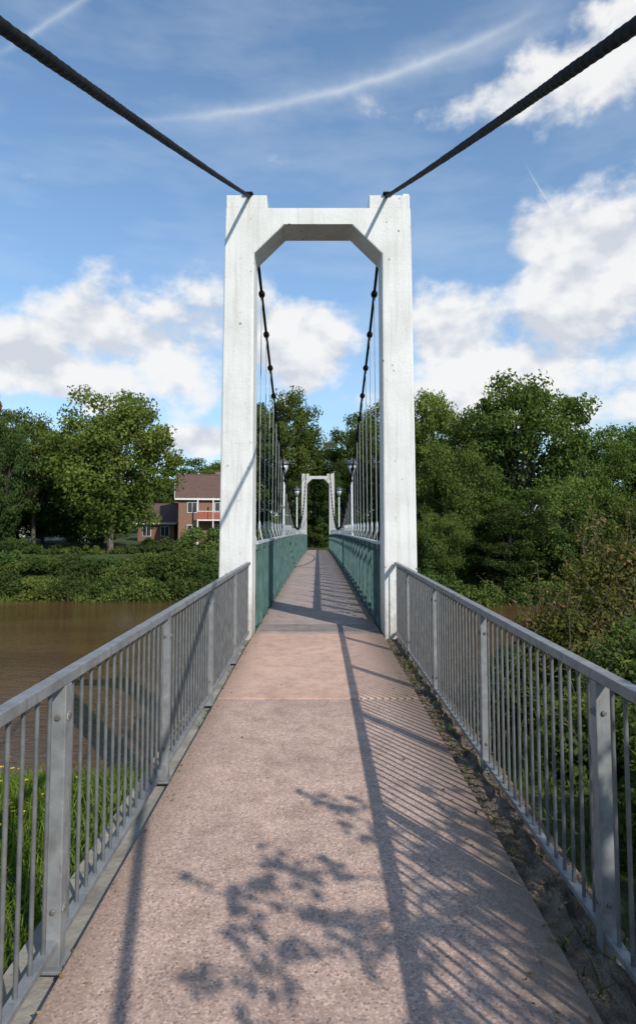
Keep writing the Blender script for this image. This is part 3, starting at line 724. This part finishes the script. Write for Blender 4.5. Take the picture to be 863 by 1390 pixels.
# ------------------------------------------------------------------ houses
def brick_mat():
    m,nt,out=newmat('brick_wall'); t=N(nt,'ShaderNodeTexCoord'); mp=N(nt,'ShaderNodeMapping'); mp.inputs['Rotation'].default_value=(math.radians(90),0,0)
    nt.links.new(t.outputs['Object'],mp.inputs[0])
    br=N(nt,'ShaderNodeTexBrick'); br.inputs['Scale'].default_value=4.4; br.inputs['Color1'].default_value=(0.17,0.075,0.045,1); br.inputs['Color2'].default_value=(0.22,0.105,0.065,1); br.inputs['Mortar'].default_value=(0.20,0.16,0.13,1)
    nt.links.new(mp.outputs[0],br.inputs[0]); surf(nt,out,br.outputs[0],0.9); return m
M_brick=brick_mat()
M_roof=simple('clay_roof_tiles',(0.085,0.050,0.040),(0.15,0.085,0.065),3,0.85,0,0.8,0.05,(1,6,1))
M_red=simple('red_timber',(0.26,0.05,0.03),(0.36,0.08,0.05),5,0.6)
M_wht=simple('white_joinery',(0.55,0.55,0.53),(0.65,0.65,0.63),5,0.5)
M_win,nt_,o_=newmat('window_glass'); surf(nt_,o_,(0.03,0.035,0.04),0.08,0.0)
M_render=simple('white_render',(0.55,0.53,0.49),(0.66,0.64,0.60),2,0.8)
def house(name,loc,rz,w,d,storeys,wallm,balcony=True):
    r=empty(name,loc); r.rotation_euler=(0,0,rz); sh=2.6; h=storeys*sh
    b=B(); b.box((0,0,h/2-0.5),(w,d,h+1.0),0)
    for s in (-1,1):
        b.v+=[(s*w/2,-d/2,h),(s*w/2,d/2,h),(s*w/2,0,h+d*0.36)]; n=len(b.v); b.f.append((n-3,n-2,n-1)); b.m.append(0); b.sm.append(False)
    b.obj('walls',[wallm],r)
    b=B(); e=0.45; rise=d*0.36
    for s in (-1,1):
        o1=[(-w/2-e,s*(d/2+0.35),h-0.25),(w/2+e,s*(d/2+0.35),h-0.25),(w/2+e,0,h+rise+0.03),(-w/2-e,0,h+rise+0.03)]
        b.quad(o1,0); b.quad([(x,y,z+0.14) for x,y,z in o1],0)
        b.beam((-w/2-e,s*(d/2+0.37),h-0.2),(w/2+e,s*(d/2+0.37),h-0.2),0.06,0.2,1)
        for xx in (-1,1): b.beam((xx*(w/2+e),s*(d/2+0.35),h-0.15),(xx*(w/2+e),0,h+rise+0.1),0.05,0.22,1)
    b.beam((-w/2-e,0,h+rise+0.17),(w/2+e,0,h+rise+0.17),0.25,0.1,0)
    b.box((w*0.25,d*0.12,h+rise+0.1),(0.7,0.5,1.0),2)
    b.obj('roof',[M_roof,M_wht,wallm],r)
    b=B(); cols=max(2,int(w/2.4))
    for st in range(storeys):
        for c in range(cols):
            x=-w/2+(c+0.5)*w/cols; z=st*sh+1.45
            for yy,s in ((-d/2,-1),(d/2,1)):
                b.box((x,yy+s*0.01,z),(1.15,0.08,1.25),1); b.box((x,yy+s*0.03,z),(1.0,0.08,1.1),0); b.box((x,yy+s*0.05,z),(0.05,0.07,1.1),1)
    for st in range(storeys):
        for yy in (-d*0.25,d*0.25):
            b.box((w/2+0.01,yy,st*sh+1.45),(0.08,1.0,1.25),1); b.box((w/2+0.03,yy,st*sh+1.45),(0.08,0.86,1.1),0)
    b.obj('windows',[M_win,M_wht],r)
    if balcony:
        b=B()
        for st in range(1,storeys):
            z=st*sh; b.box((w*0.12,-d/2-0.75,z),(w*0.55,1.4,0.15),1)
            b.beam((w*-0.155,-d/2-1.42,z+1.0),(w*0.395,-d/2-1.42,z+1.0),0.07,0.07,1)
            for k in range(18): b.box((w*-0.155+w*0.55*k/17,-d/2-1.42,z+0.54),(0.14,0.03,0.85),0)
        for xx in (-0.155,0.12,0.395):
            b.box((w*xx,-d/2-1.36,h/2-0.2),(0.13,0.13,h+0.2),1)
        b.box((w*0.33,-d/2-0.2,h*0.5+0.9),(w*0.12,0.34,sh*0.8),0)
        b.obj('balcony',[M_red,M_wht],r)
def px_x(px,t): d=pix_dir(px,700); return d.x/d.y*t
house('brick_house',(px_x(276,76),77,-0.8),math.radians(12),6.2,7.6,2,M_brick)
house('brick_house',(px_x(224,80),81,-1.0),math.radians(-12),4.8,6,1,M_brick,False)
house('rendered_house',(px_x(100,84),84,-1.2),math.radians(8),9,6.5,1,M_render,False)
house('rendered_house',(px_x(5,90),92,-1.2),math.radians(-6),9,7,1,M_render,False)
print('built', len(bpy.data.objects))
